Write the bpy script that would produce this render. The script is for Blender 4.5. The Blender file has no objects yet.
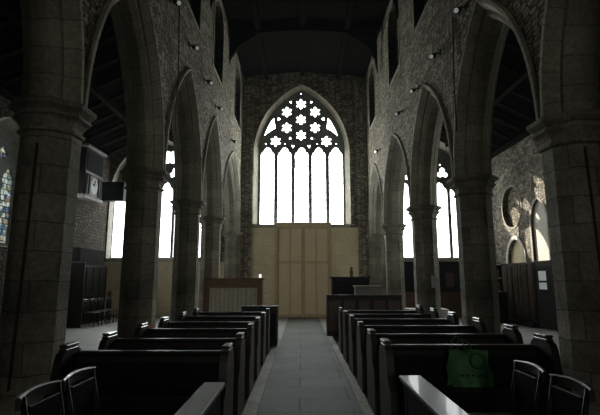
import bpy, math, random
from mathutils import Vector, Matrix
R = random.Random(11)
scene = bpy.context.scene
COL = scene.collection
PI = math.pi

# ------------------------------------------------------------------ helpers
class MB:
    """collects shapes; build() links them as one mesh"""
    def __init__(s): s.v = []; s.f = []; s.uv = []; s.sm = []
    def add(s, verts, faces, uvs=None, smooth=False):
        b = len(s.v); s.v += [tuple(p) for p in verts]
        for k, f in enumerate(faces):
            s.f.append([b + i for i in f]); s.uv.append(uvs[k] if uvs else None); s.sm.append(smooth)
    def box(s, x0, x1, y0, y1, z0, z1, bev=0.0):
        if bev <= 0:
            v = [(x, y, z) for x in (x0, x1) for y in (y0, y1) for z in (z0, z1)]
            s.add(v, [(0,1,3,2),(4,6,7,5),(0,4,5,1),(2,3,7,6),(0,2,6,4),(1,5,7,3)])
            return
        bev = min(bev, (x1-x0)*.45, (y1-y0)*.45, (z1-z0)*.45)
        v = []; idx = {}
        for a, x in enumerate((x0, x1)):
            for b, y in enumerate((y0, y1)):
                for c, z in enumerate((z0, z1)):
                    dx = bev*(1-2*a); dy = bev*(1-2*b); dz = bev*(1-2*c)
                    idx[a,b,c,0] = len(v); v.append((x, y+dy, z+dz))
                    idx[a,b,c,1] = len(v); v.append((x+dx, y, z+dz))
                    idx[a,b,c,2] = len(v); v.append((x+dx, y+dy, z))
        f = []
        for a in (0,1): f.append([idx[a,b,c,0] for b,c in ((0,0),(0,1),(1,1),(1,0))])
        for b in (0,1): f.append([idx[a,b,c,1] for a,c in ((0,0),(0,1),(1,1),(1,0))])
        for c in (0,1): f.append([idx[a,b,c,2] for a,b in ((0,0),(0,1),(1,1),(1,0))])
        for b in (0,1):
            for c in (0,1): f.append([idx[0,b,c,1],idx[1,b,c,1],idx[1,b,c,2],idx[0,b,c,2]])
        for a in (0,1):
            for c in (0,1): f.append([idx[a,0,c,0],idx[a,1,c,0],idx[a,1,c,2],idx[a,0,c,2]])
            for b in (0,1): f.append([idx[a,b,0,0],idx[a,b,1,0],idx[a,b,1,1],idx[a,b,0,1]])
            for b in (0,1):
                for c in (0,1): f.append([idx[a,b,c,0],idx[a,b,c,1],idx[a,b,c,2]])
        s.add(v, f)
    def tube(s, pts, r, n=8, caps=True):
        pts = [Vector(p) for p in pts]; m = len(pts); v = []; f = []
        rr = r if isinstance(r, (list, tuple)) else [r]*m
        up = Vector((0,0,1))
        for i, p in enumerate(pts):
            t = (pts[min(i+1,m-1)] - pts[max(i-1,0)]).normalized()
            a = up if abs(t.dot(up)) < .95 else Vector((1,0,0))
            e1 = t.cross(a).normalized(); e2 = t.cross(e1)
            for k in range(n):
                q = 2*PI*k/n; v.append(p + (e1*math.cos(q) + e2*math.sin(q))*rr[i])
        for i in range(m-1):
            for k in range(n): f.append((i*n+k, i*n+(k+1)%n, (i+1)*n+(k+1)%n, (i+1)*n+k))
        if caps: f.append(tuple(range(n))[::-1]); f.append(tuple((m-1)*n+k for k in range(n)))
        s.add(v, f, smooth=n > 5)
    def bar(s, p, q, w, h):
        """square bar from p to q, w across, h tall"""
        p = Vector(p); q = Vector(q); t = (q-p).normalized()
        a = Vector((0,0,1)) if abs(t.z) < .95 else Vector((0,1,0))
        e1 = t.cross(a).normalized()*w/2; e2 = e1.cross(t).normalized()*h/2
        v = [c+i*e1+j*e2 for c in (p,q) for i,j in ((-1,-1),(1,-1),(1,1),(-1,1))]
        s.add(v, [(0,1,2,3),(7,6,5,4),(0,4,5,1),(1,5,6,2),(2,6,7,3),(3,7,4,0)])
    def lathe(s, prof, n=16, cx=0, cy=0, rot=0, smooth=True, a0=0, a1=2*PI):
        """prof: (radius, z) going up; radius is the apothem when n is small"""
        full = abs(a1-a0-2*PI) < 1e-6
        k = 1/math.cos(PI/n) if n <= 8 else 1
        m = n if full else n+1; v = []; f = []; uv = []
        L = [0]
        for i in range(1, len(prof)): L.append(L[-1] + math.dist(prof[i], prof[i-1]))
        for r, z in prof:
            for j in range(m):
                q = rot + a0 + (a1-a0)*j/n; v.append((cx+r*k*math.cos(q), cy+r*k*math.sin(q), z))
        for i in range(len(prof)-1):
            rm = max(prof[i][0], prof[i+1][0])*2*PI/n
            for j in range(n):
                j2 = (j+1) % m
                f.append((i*m+j, i*m+j2, (i+1)*m+j2, (i+1)*m+j))
                uv.append([(j*rm, prof[0][1]+L[i]), ((j+1)*rm, prof[0][1]+L[i]), ((j+1)*rm, prof[0][1]+L[i+1]), (j*rm, prof[0][1]+L[i+1])])
        s.add(v, f, uv, smooth)
        if full:
            s.add([v[j] for j in range(m)][::-1], [tuple(range(m))]); s.add(v[-m:], [tuple(range(m))])
    def prism(s, poly, t0, t1, axis):
        """poly in the other two axes, extruded along axis from t0 to t1"""
        def P(a, b, t): return {'x': (t,a,b), 'y': (a,t,b), 'z': (a,b,t)}[axis]
        n = len(poly)
        v = [P(a,b,t0) for a,b in poly] + [P(a,b,t1) for a,b in poly]
        f = [tuple(range(n))[::-1], tuple(range(n, 2*n))] + [(i,(i+1)%n,n+(i+1)%n,n+i) for i in range(n)]
        s.add(v, f)
    def loft(s, A, B, closed=True):
        n = len(A); m = n if closed else n-1
        s.add(list(A)+list(B), [(i,(i+1)%n,n+(i+1)%n,n+i) for i in range(m)])
    def build(s, name, mat, parent=None, mats=None):
        me = bpy.data.meshes.new(name); me.from_pydata(s.v, [], s.f); 
        finish(me, s.uv, s.sm, mat)
        return link(name, me, parent)

def finish(me, uvs, sm, mat):
    me.update()
    lay = me.uv_layers.new(name='UVMap')
    for p in me.polygons:
        u = uvs[p.index] if uvs else None
        n = p.normal; ax = max(range(3), key=lambda i: abs(n[i]))
        for k, li in enumerate(p.loop_indices):
            c = me.vertices[me.loops[li].vertex_index].co
            lay.data[li].uv = u[k] if u else ((c.y, c.z) if ax == 0 else (c.x, c.z) if ax == 1 else (c.x, c.y))
        if sm: p.use_smooth = sm[p.index]
    import bmesh
    bm = bmesh.new(); bm.from_mesh(me); bmesh.ops.recalc_face_normals(bm, faces=bm.faces); bm.to_mesh(me); bm.free()
    me.materials.append(mat)

def link(name, me, parent=None):
    o = bpy.data.objects.new(name, me); COL.objects.link(o)
    if parent is not None: o.parent = parent
    return o

def plate(name, loops, t0, t1, plane, mat, parent=None):
    """flat plate with holes: loops[0] outline, the rest holes; plane 'xz' (thick in y) or 'yz' (thick in x)"""
    cu = bpy.data.curves.new('tmp', 'CURVE'); cu.dimensions = '2D'; cu.fill_mode = 'BOTH'; cu.extrude = abs(t1-t0)/2
    for lp in loops:
        sp = cu.splines.new('POLY'); sp.points.add(len(lp)-1)
        for p, (a, b) in zip(sp.points, lp): p.co = (a, b, 0, 1)
        sp.use_cyclic_u = True
    ob = bpy.data.objects.new('tmp', cu); COL.objects.link(ob)
    dg = bpy.context.evaluated_depsgraph_get(); dg.update()
    me = bpy.data.meshes.new_from_object(ob.evaluated_get(dg))
    bpy.data.objects.remove(ob); bpy.data.curves.remove(cu)
    tm = (t0+t1)/2
    for v in me.vertices:
        a, b, c = v.co
        v.co = (a, tm+c, b) if plane == 'xz' else (tm+c, a, b)
    me.name = name; me.materials.clear()
    while me.uv_layers: me.uv_layers.remove(me.uv_layers[0])
    finish(me, None, None, mat)
    return link(name, me, parent)

def thing(name, label, cat, loc=(0,0,0), rz=0, group=None):
    o = bpy.data.objects.new(name, None); COL.objects.link(o)
    o.empty_display_size = .1
    o.location = loc; o.rotation_euler = (0,0,rz); o['label'] = label; o['category'] = cat
    if group: o['group'] = group
    return o
def tag(o, label, cat, group=None, loc=None):
    o['label'] = label; o['category'] = cat
    if group: o['group'] = group
    if loc: o.location = loc
    return o
def struct(o): o['kind'] = 'structure'; return o
def dup(o, parent=None, kids=None):
    c = o.copy(); COL.objects.link(c)
    if parent is not None: c.parent = parent
    for ch in [k for k in bpy.data.objects if k.parent == o]: dup(ch, c)
    return c
def dup_thing(o, loc, rz, label, group=None):
    c = dup(o); c.location = loc; c.rotation_euler = (0,0,rz); c['label'] = label
    if group: c['group'] = group
    return c

# ------------------------------------------------------------------ materials
def new_mat(name):
    m = bpy.data.materials.new(name); m.use_nodes = True
    nt = m.node_tree; b = nt.nodes['Principled BSDF']
    return m, nt, b
def N(nt, t, **kw):
    n = nt.nodes.new(t)
    for k, v in kw.items():
        if k in n.inputs: n.inputs[k].default_value = v
        else: setattr(n, k, v)
    return n
def mix(nt, fac, a, b, mode='MIX'):
    n = nt.nodes.new('ShaderNodeMix'); n.data_type = 'RGBA'; n.blend_type = mode
    for sock, val in ((n.inputs[0], fac), (n.inputs[6], a), (n.inputs[7], b)):
        if hasattr(val, 'links') or isinstance(val, bpy.types.NodeSocket): nt.links.new(val, sock)
        else: sock.default_value = val if not isinstance(val, tuple) or len(val) == 4 else (*val, 1)
    return n.outputs[2]
def ramp(nt, src, stops):
    r = nt.nodes.new('ShaderNodeValToRGB'); nt.links.new(src, r.inputs[0])
    e = r.color_ramp.elements
    while len(e) < len(stops): e.new(.5)
    for i, (p, c) in enumerate(stops): e[i].position = p; e[i].color = (*c, 1) if len(c) == 3 else c
    return r.outputs[0]
def stone(name, c1, c2, mortar, bw, rh, ms=.012, rough=.85, dist=.02, stain=.5, bump=.6, scale=1.0, spec=.3):
    m, nt, b = new_mat(name)
    uv = N(nt, 'ShaderNodeUVMap', uv_map='UVMap').outputs[0]
    nz = N(nt, 'ShaderNodeTexNoise', Scale=3.5, Detail=4.0); nt.links.new(uv, nz.inputs['Vector'])
    vm = N(nt, 'ShaderNodeVectorMath', operation='MULTIPLY_ADD')
    nt.links.new(nz.outputs['Color'], vm.inputs[0]); vm.inputs[1].default_value = (dist*2,)*3; nt.links.new(uv, vm.inputs[2])
    br = nt.nodes.new('ShaderNodeTexBrick'); nt.links.new(vm.outputs[0], br.inputs['Vector'])
    br.inputs['Scale'].default_value = scale; br.inputs['Brick Width'].default_value = bw; br.inputs['Row Height'].default_value = rh
    br.inputs['Mortar Size'].default_value = ms; br.inputs['Mortar Smooth'].default_value = .3; br.inputs['Bias'].default_value = 0
    br.inputs['Color1'].default_value = (*c1,1); br.inputs['Color2'].default_value = (*c2,1); br.inputs['Mortar'].default_value = (*mortar,1)
    tc = nt.nodes.new('ShaderNodeTexCoord')
    n2 = N(nt, 'ShaderNodeTexNoise', Scale=1.1, Detail=6.0, Roughness=.65); nt.links.new(tc.outputs['Object'], n2.inputs['Vector'])
    st = ramp(nt, n2.outputs[0], [(.32, (1-stain,)*3), (.62, (1,1,1))])
    n3 = N(nt, 'ShaderNodeTexNoise', Scale=22.0, Detail=5.0); nt.links.new(tc.outputs['Object'], n3.inputs['Vector'])
    fine = ramp(nt, n3.outputs[0], [(.3, (.7,.7,.7)), (.7, (1.12,1.12,1.12))])
    c = mix(nt, 1.0, br.outputs[0], st, 'MULTIPLY'); c = mix(nt, 1.0, c, fine, 'MULTIPLY')
    nt.links.new(c, b.inputs['Base Color'])
    b.inputs['Roughness'].default_value = rough; b.inputs['Specular IOR Level'].default_value = spec
    ma = N(nt, 'ShaderNodeMath', operation='MULTIPLY_ADD'); nt.links.new(br.outputs['Fac'], ma.inputs[0]); ma.inputs[1].default_value = -1.0
    nt.links.new(n3.outputs[0], ma.inputs[2])
    bp = N(nt, 'ShaderNodeBump', Strength=bump, Distance=.02); nt.links.new(ma.outputs[0], bp.inputs['Height']); nt.links.new(bp.outputs[0], b.inputs['Normal'])
    return m
def rubble(name, c1, c2, mortar, sx, sz, rand=.75, stain=.45):
    m, nt, b = new_mat(name)
    uv = N(nt, 'ShaderNodeUVMap', uv_map='UVMap').outputs[0]
    mp = N(nt, 'ShaderNodeMapping'); mp.inputs['Scale'].default_value = (sx, sz, 1); nt.links.new(uv, mp.inputs[0])
    v1 = N(nt, 'ShaderNodeTexVoronoi', Scale=1.0, Randomness=rand); v1.voronoi_dimensions = '2D'
    v2 = N(nt, 'ShaderNodeTexVoronoi', Scale=1.0, Randomness=rand); v2.voronoi_dimensions = '2D'; v2.feature = 'DISTANCE_TO_EDGE'
    nt.links.new(mp.outputs[0], v1.inputs['Vector']); nt.links.new(mp.outputs[0], v2.inputs['Vector'])
    sp = nt.nodes.new('ShaderNodeSeparateColor'); nt.links.new(v1.outputs['Color'], sp.inputs[0])
    cell = ramp(nt, sp.outputs[0], [(.05, c2), (.95, c1)])
    edge = ramp(nt, v2.outputs['Distance'], [(.03, (0,0,0)), (.13, (1,1,1))])
    col = mix(nt, edge, mortar, cell)
    tc = nt.nodes.new('ShaderNodeTexCoord')
    n2 = N(nt, 'ShaderNodeTexNoise', Scale=.9, Detail=6.0, Roughness=.65); nt.links.new(tc.outputs['Object'], n2.inputs['Vector'])
    n3 = N(nt, 'ShaderNodeTexNoise', Scale=20.0, Detail=5.0); nt.links.new(tc.outputs['Object'], n3.inputs['Vector'])
    col = mix(nt, 1.0, col, ramp(nt, n2.outputs[0], [(.32, (1-stain,)*3), (.62, (1,1,1))]), 'MULTIPLY')
    col = mix(nt, 1.0, col, ramp(nt, n3.outputs[0], [(.3, (.7,.7,.7)), (.7, (1.12,1.12,1.12))]), 'MULTIPLY')
    nt.links.new(col, b.inputs['Base Color']); b.inputs['Roughness'].default_value = .9; b.inputs['Specular IOR Level'].default_value = .2
    ma = N(nt, 'ShaderNodeMath', operation='MULTIPLY_ADD'); nt.links.new(edge, ma.inputs[0]); ma.inputs[1].default_value = 1.0; nt.links.new(n3.outputs[0], ma.inputs[2])
    bp = N(nt, 'ShaderNodeBump', Strength=1.0, Distance=.035); nt.links.new(ma.outputs[0], bp.inputs['Height']); nt.links.new(bp.outputs[0], b.inputs['Normal'])
    return m
def wood(name, c1, c2, rough=.4, sc=(2,2,14), spec=.5, coat=0):
    m, nt, b = new_mat(name)
    tc = nt.nodes.new('ShaderNodeTexCoord'); mp = N(nt, 'ShaderNodeMapping'); mp.inputs['Scale'].default_value = sc
    nt.links.new(tc.outputs['Object'], mp.inputs[0])
    nz = N(nt, 'ShaderNodeTexNoise', Scale=3.0, Detail=6.0, Roughness=.6, Distortion=.6); nt.links.new(mp.outputs[0], nz.inputs['Vector'])
    nt.links.new(ramp(nt, nz.outputs[0], [(.3, c1), (.7, c2)]), b.inputs['Base Color'])
    b.inputs['Roughness'].default_value = rough; b.inputs['Specular IOR Level'].default_value = spec; b.inputs['Coat Weight'].default_value = coat
    bp = N(nt, 'ShaderNodeBump', Strength=.12, Distance=.01); nt.links.new(nz.outputs[0], bp.inputs['Height']); nt.links.new(bp.outputs[0], b.inputs['Normal'])
    return m
def plain(name, c, rough=.6, metal=0, var=.15, spec=.5):
    m, nt, b = new_mat(name)
    tc = nt.nodes.new('ShaderNodeTexCoord'); nz = N(nt, 'ShaderNodeTexNoise', Scale=9.0, Detail=4.0); nt.links.new(tc.outputs['Object'], nz.inputs['Vector'])
    nt.links.new(ramp(nt, nz.outputs[0], [(.3, tuple(x*(1-var) for x in c)), (.7, tuple(min(1, x*(1+var)) for x in c))]), b.inputs['Base Color'])
    b.inputs['Roughness'].default_value = rough; b.inputs['Metallic'].default_value = metal; b.inputs['Specular IOR Level'].default_value = spec
    return m
def glass_lit(name, col, strength, tint=None, lead=(.18,.30)):
    """daylight showing through leaded glass: the panes glow, lead lines between them do not"""
    m, nt, b = new_mat(name)
    uv = N(nt, 'ShaderNodeUVMap', uv_map='UVMap').outputs[0]
    br = nt.nodes.new('ShaderNodeTexBrick'); nt.links.new(uv, br.inputs['Vector'])
    br.offset = 0 if tint is None else .5
    br.inputs['Scale'].default_value = 1; br.inputs['Brick Width'].default_value = lead[0]; br.inputs['Row Height'].default_value = lead[1]
    br.inputs['Mortar Size'].default_value = .005 if tint is None else .012
    nt.nodes.remove(b)
    em = N(nt, 'ShaderNodeEmission', Strength=strength)
    if tint is None:
        br.inputs['Color1'].default_value = (*col,1); br.inputs['Color2'].default_value = tuple(x*.97 for x in col)+(1,)
        br.inputs['Mortar'].default_value = tuple(x*.35 for x in col)+(1,)
        nt.links.new(br.outputs[0], em.inputs[0])
    else:
        vo = N(nt, 'ShaderNodeTexVoronoi', Scale=7.0); nt.links.new(uv, vo.inputs['Vector'])
        sp = nt.nodes.new('ShaderNodeSeparateColor'); nt.links.new(vo.outputs['Color'], sp.inputs[0])
        c = ramp(nt, sp.outputs[0], tint); br.inputs['Mortar'].default_value = (.01,.01,.01,1)
        nt.links.new(mix(nt, br.outputs['Fac'], c, (.01,.01,.01)), em.inputs[0])
    tr = nt.nodes.new('ShaderNodeBsdfTransparent'); tr.inputs[0].default_value = (.5,.5,.5,1)
    ad = nt.nodes.new('ShaderNodeAddShader'); nt.links.new(em.outputs[0], ad.inputs[0]); nt.links.new(tr.outputs[0], ad.inputs[1])
    nt.links.new(ad.outputs[0], nt.nodes['Material Output'].inputs[0])
    return m

M = {}
M['ashlar'] = stone('ashlar', (.44,.395,.295), (.28,.253,.19), (.17,.155,.12), .52, .30, .007, stain=.62)
M['moulded'] = stone('moulded_stone', (.44,.395,.30), (.34,.31,.235), (.19,.17,.135), .36, .9, .007, stain=.4, bump=.35)
M['rubble'] = rubble('coursed_rubble', (.54,.465,.335), (.20,.172,.125), (.10,.087,.065), 5.6, 14.0, .7)
M['rubble_dark'] = rubble('dark_rubble', (.42,.35,.25), (.15,.125,.09), (.07,.06,.045), 4.0, 9.5, .7)
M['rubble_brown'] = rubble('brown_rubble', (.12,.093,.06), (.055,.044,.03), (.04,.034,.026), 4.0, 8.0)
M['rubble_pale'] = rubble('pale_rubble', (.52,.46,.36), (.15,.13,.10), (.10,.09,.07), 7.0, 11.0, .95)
M['limewash'] = stone('limewashed_stone', (.84,.715,.47), (.78,.66,.43), (.68,.58,.38), .45, .19, .007, dist=.02, stain=.2, bump=.3)
M['plaster'] = plain('pale_plaster', (.62,.58,.50), .9, var=.1)
M['pale_stone'] = stone('pale_dressed_stone', (.50,.47,.40), (.43,.41,.35), (.3,.28,.24), .4, .33, .008, stain=.25, bump=.3)
M['flags'] = stone('flagstones', (.205,.212,.185), (.145,.15,.131), (.06,.062,.055), 1.25, .62, .012, rough=.72, dist=.015, stain=.4, bump=.45, spec=.3)
M['flags_aisle'] = stone('side_aisle_flagstones', (.40,.41,.38), (.33,.34,.315), (.17,.17,.16), .95, .7, .012, rough=.42, dist=.01, stain=.2, bump=.25, spec=.5)
M['kerb'] = stone('kerb_stone', (.52,.49,.41), (.42,.40,.33), (.2,.19,.16), .9, 2.0, .012, rough=.7, dist=.02, stain=.35, bump=.4)
M['tracery'] = stone('tracery_stone', (.24,.25,.23), (.20,.21,.19), (.15,.15,.14), .5, .6, .004, stain=.3, bump=.2)
M['oak_black'] = wood('black_oak', (.004,.0035,.003), (.010,.008,.0065), .5, (3,3,3), .08)
M['oak_dark'] = wood('dark_oak', (.011,.0075,.0055), (.026,.017,.012), .42, (3,3,3), .25)
M['oak_gloss'] = wood('polished_dark_oak', (.030,.025,.020), (.060,.050,.040), .32, (5,1.2,5), .6, .2)
M['oak_end'] = wood('worn_oak', (.065,.050,.037), (.12,.092,.068), .55, (5,5,1.5), .4)
M['oak_red'] = wood('red_brown_wood', (.055,.022,.012), (.12,.052,.026), .4, (1.5,3,6), .5)
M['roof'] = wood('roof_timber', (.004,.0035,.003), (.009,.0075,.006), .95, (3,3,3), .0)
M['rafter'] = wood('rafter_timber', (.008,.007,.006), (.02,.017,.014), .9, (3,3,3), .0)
M['oak_warm'] = wood('warm_red_wood', (.16,.08,.036), (.28,.15,.07), .45, (1.5,3,6), .4)
M['board'] = wood('pale_board', (.60,.475,.30), (.70,.56,.36), .7, (9,9,1), .3)
M['board_dark'] = wood('board_rail', (.47,.355,.20), (.55,.42,.25), .7, (1,9,9), .3)
M['cloth_pale'] = plain('pale_linen', (.66,.60,.47), .95, var=.1)
M['cloth_white'] = plain('white_cloth', (.75,.75,.72), .9, var=.05)
M['curtain'] = plain('brown_curtain', (.06,.04,.027), .95, var=.3)
M['paper'] = plain('white_paper', (.78,.80,.78), .8, var=.03)
M['white_metal'] = plain('white_lamp_casing', (.80,.80,.76), .4, var=.03)
M['black_metal'] = plain('black_iron', (.012,.012,.012), .5, .6, .2)
M['cable'] = plain('red_cable', (.075,.035,.027), .7, var=.2)
M['bag'] = plain('green_polythene', (.065,.215,.072), .6, var=.25)
M['bag_print'] = plain('dark_green_print', (.008,.03,.012), .5, var=.1)
M['wax'] = plain('white_wax', (.9,.9,.88), .5, var=.02)
M['brass'] = plain('dull_brass', (.30,.20,.08), .45, .6, .2)
M['brown_clay'] = plain('brown_clay', (.13,.08,.05), .7, var=.3)
M['panel_dark'] = plain('dark_painted_panel', (.009,.008,.0075), .85, var=.4, spec=.08)
M['picture'] = plain('dim_picture', (.07,.035,.02), .5, var=.9)
M['dial'] = plain('dull_silver_dial', (.30,.31,.30), .45, .2, .15)
M['clock_wood'] = wood('carved_grey_wood', (.07,.066,.06), (.14,.132,.118), .5, (4,4,4), .4)
M['grey_panel'] = wood('grey_bleached_wood', (.17,.16,.14), (.25,.24,.21), .6, (1,3,8), .4)
M['red_cloth'] = plain('red_woollen_cloth', (.45,.035,.05), .95, var=.1)
mg, nt_, b_ = new_mat('glowing_wax'); b_.inputs['Base Color'].default_value = (.9,.9,.85,1); b_.inputs['Emission Color'].default_value = (1,.98,.92,1); b_.inputs['Emission Strength'].default_value = 1.0; M['glow'] = mg
mg, nt_, b_ = new_mat('lamp_lens'); b_.inputs['Base Color'].default_value = (.85,.85,.8,1); b_.inputs['Roughness'].default_value = .2; b_.inputs['Emission Color'].default_value = (1,1,.95,1); b_.inputs['Emission Strength'].default_value = .12; M['lens'] = mg  # faint emission put in for the daylight glint on the lens
BOOKS = [plain('book_cloth_%s' % n, c, .7, var=.1) for n, c in (('crimson',(.22,.04,.03)),('rust',(.26,.09,.05)),('maroon',(.14,.03,.03)),('brick',(.20,.06,.04)))]
G_MAIN = glass_lit('white_leaded_glass', (.93,1.0,1.0), 9.0)
G_AISLE = glass_lit('white_leaded_glass_aisle', (.95,1.0,1.0), 3.6)
G_SIDE = glass_lit('added_glass_side', (.95,1.0,1.0), 4.5)  # glowing panes of the unseen side windows added for light
G_DIM = glass_lit('added_glass_behind', (.97,1.0,.95), 5.2)  # glowing panes of the fill window added behind the camera
G_STAIN = glass_lit('stained_glass', (1,1,1), .45, [(0,(.05,.10,.09)),(.25,(.5,.6,.5)),(.5,(.75,.85,.75)),(.72,(.35,.28,.14)),(.86,(.04,.09,.22)),(1,(.2,.3,.25))], (.2,.16))

# ------------------------------------------------------------------ dimensions
XL, XR = -2.77, 3.07          # arcade column lines
TH = .28                      # half thickness of the arcade walls
YW = 18.86                    # inner face of the far wall
YB = -20.0
WALLX_L, WALLX_R = -8.0, 7.8
SPR_L, SPR_R = 3.38, 3.28
COLS_L = [4.92, 8.0, 11.15, 14.15]
COLS_R = [5.05, 8.08, 11.4, 15.2]
YRESP = 18.6
ZTOP = 10.15

def arch_pts(yc, a, rise, zs, n=0.0, k=14):
    """pointed arch from left spring to right spring, offset outward by n"""
    Rr = (a*a+rise*rise)/(2*a); cx = Rr-a; r = Rr+n
    fm = math.acos(max(-1, min(1, cx/r)))
    left = [(yc+cx-r*math.cos(fm*i/k), zs+r*math.sin(fm*i/k)) for i in range(k+1)]
    right = [(2*yc-y, z) for y, z in reversed(left[:-1])]
    return left+right

# ------------------------------------------------------------------ setting: floor
f = MB(); f.box(WALLX_L-.6, WALLX_R+.6, YB-.6, YW+.6, -.2, 0); struct(f.build('floor', M['flags_aisle']))
f = MB(); f.box(-.50, .70, YB, YW, 0, .006); a_ = struct(f.build('floor_centre_aisle', M['flags']))
f = MB(); f.box(-.665, -.50, 0.5, 12.3, 0, .02, .006); struct(f.build('trim_1', M['kerb']))
f = MB(); f.box(.70, .83, 0.5, 12.6, 0, .02, .006); struct(f.build('trim_2', M['kerb']))
f = MB(); f.box(-2.35, -.665, 0.5, 12.3, 0, .015); struct(f.build('floor_pew_platform_left', M['oak_black']))
f = MB(); f.box(.83, 2.60, 0.5, 12.6, 0, .015); struct(f.build('floor_pew_platform_right', M['oak_black']))

# ------------------------------------------------------------------ setting: arcade walls
CLER = (3.2, 6.4, 9.65, 12.9, 17.1)
RISE = {'left': 2.74, 'right': 2.54}
def arcade(side, X, spr):
    edges = [1.5+.31] + (COLS_L if side == 'left' else COLS_R) + [YRESP]
    bot = [(YB, 0), (1.5, 0), (1.5, spr)]
    holes = []
    for i in range(len(edges)-1):
        y0, y1 = edges[i], edges[i+1]
        yc = (y0+y1)/2; a = (y1-y0)/2-.03
        bot += arch_pts(yc, a, RISE[side], spr)
    outline = bot + [(YW, spr), (YW, ZTOP), (YB, ZTOP)]
    for yc in CLER:          # blind clerestory openings
        lp = [(yc-.75, 7.5)] + arch_pts(yc, .75, .75, 9.15, 0, 6) + [(yc+.75, 7.5)]
        holes.append(lp)
    nm = 'wall_nave_%s' % side
    w = struct(plate(nm, [outline]+holes, X-TH, X+TH, 'yz', M['rubble']))
    out = -1 if side == 'left' else 1
    b = MB()
    x0 = X-out*(TH-.24); x1 = X-out*(TH-.30)
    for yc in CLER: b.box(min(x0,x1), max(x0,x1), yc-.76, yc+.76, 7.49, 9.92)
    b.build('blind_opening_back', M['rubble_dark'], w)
    # dressed stone edging of the openings, slightly proud of the wall
    for yc in CLER:
        j = MB(); xi = X-out*TH
        A = [(yc-.75, 7.5)] + arch_pts(yc, .75, .75, 9.15, 0, 6) + [(yc+.75, 7.5)]
        B = [(yc-.83, 7.42)] + arch_pts(yc, .75, .75, 9.15, .08, 6) + [(yc+.83, 7.42)]
        for d, lo in ((-.02, A), ): pass
        fa = [(xi-out*.02, y, z) for y, z in A]; fb = [(xi-out*.02, y, z) for y, z in B]; fc = [(xi+out*.01, y, z) for y, z in B]; fd = [(xi+out*.3, y, z) for y, z in A]
        j.loft(fa, fb); j.loft(fb, fc); j.loft(fa, fd)
        j.build('opening_surround', M['moulded'], w)
    return edges
EDL = arcade('left', XL, SPR_L)
EDR = arcade('right', XR, SPR_R)

def sweep_arch(mb, yc, a, rise, zs, X, prof, k=18):
    """prof: closed list of (n, x) ; swept round the pointed arch"""
    Rr = (a*a+rise*rise)/(2*a); cx = Rr-a
    for sgn in (-1, 1):
        rows = []
        for i in range(k+1):
            row = []
            for n, x in prof:
                r = Rr+n; fm = math.acos(max(-1, min(1, cx/r))); q = fm*i/k
                row.append((X+x, yc+sgn*(r*math.cos(q)-cx), zs+r*math.sin(q)))
            rows.append(row)
        m = len(prof); v = [p for row in rows for p in row]; fs = []; uv = []
        per = [0]
        for j in range(m): per.append(per[-1]+math.dist(prof[j], prof[(j+1)%m]))
        for i in range(k):
            s0 = Rr*1.1*i/k; s1 = Rr*1.1*(i+1)/k
            for j in range(m):
                fs.append((i*m+j, i*m+(j+1)%m, (i+1)*m+(j+1)%m, (i+1)*m+j))
                uv.append([(s0+sgn*7, per[j]), (s0+sgn*7, per[j+1]), (s1+sgn*7, per[j+1]), (s1+sgn*7, per[j])])
        mb.add(v, fs, uv)
        mb.add(rows[0][::-1], [tuple(range(m))]); mb.add(rows[-1], [tuple(range(m))])

ORD = ['nearest the camera', 'second', 'third', 'fourth', 'farthest']
def arches(side, X, spr, edges):
    for i in range(len(edges)-1):
        y0, y1 = edges[i], edges[i+1]; yc = (y0+y1)/2; a = (y1-y0)/2-.03
        lab = ['pointed stone arch of the %s arcade, springing from its nearest column towards the camera' % side,
               'pointed stone arch between the nearest two columns on the %s' % side,
               'pointed stone arch between the second and third columns on the %s' % side,
               'pointed stone arch between the third and fourth columns on the %s' % side,
               'narrow-looking farthest pointed arch on the %s, next to the far wall' % side][i]
        t = thing('stone_arch', lab, 'arch', (X, yc, spr), 0, 'arches of the %s arcade' % side)
        o = MB(); h = TH+.03
        sweep_arch(o, 0, a, RISE[side], 0, 0, [(.0,-h),(.0,h),(-.06,h),(-.15,h-.10),(-.15,-h+.10),(-.06,-h)])
        o.build('outer_order', M['moulded'], t)
        o = MB(); h = .175
        sweep_arch(o, 0, a, RISE[side], 0, 0, [(-.14,-h),(-.14,h),(-.22,h),(-.29,h-.085),(-.29,-h+.085),(-.22,-h)])
        o.build('inner_order', M['moulded'], t)
        o = MB(); h = TH+.05
        for s in (-1, 1):
            x0 = s*(TH-.01); x1 = s*h
            sweep_arch(o, 0, a, RISE[side], 0, 0, [(.02,x0),(.02,x0+s*.02),(.0,x1),(-.05,x1),(-.05,x0)])
        o.build('hood_mould', M['moulded'], t)
arches('left', XL, SPR_L, EDL); arches('right', XR, SPR_R, EDR)

def make_column(X, Y, spr, label, group):
    t = thing('stone_column', label, 'column', (X, Y, 0), 0, group)
    b = MB(); b.lathe([(.47,0),(.47,.16),(.43,.20),(.43,.30),(.39,.34),(.33,.40),(.28,.42)], 8, rot=PI/8, smooth=False); b.build('base', M['ashlar'], t)
    b = MB(); b.lathe([(.28,.42),(.28,spr-.34)], 8, rot=PI/8, smooth=False); b.build('shaft', M['ashlar'], t)
    z = spr
    b = MB(); b.lathe([(.28,z-.335),(.31,z-.325),(.315,z-.295),(.285,z-.28),(.29,z-.24),(.315,z-.19),(.36,z-.155),(.365,z-.13),(.335,z-.115),(.345,z-.10),(.40,z-.055),(.41,z-.02),(.395,z)], 8, rot=PI/8, smooth=False)
    b.build('capital', M['ashlar'], t)
    return t
CL = ['octagonal stone column on the left nearest the camera, two chairs before it', 'octagonal stone column second on the left, pews against it',
      'octagonal stone column third on the left, beside the left aisle window', 'octagonal stone column fourth on the left, behind the pale panelled screen']
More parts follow.
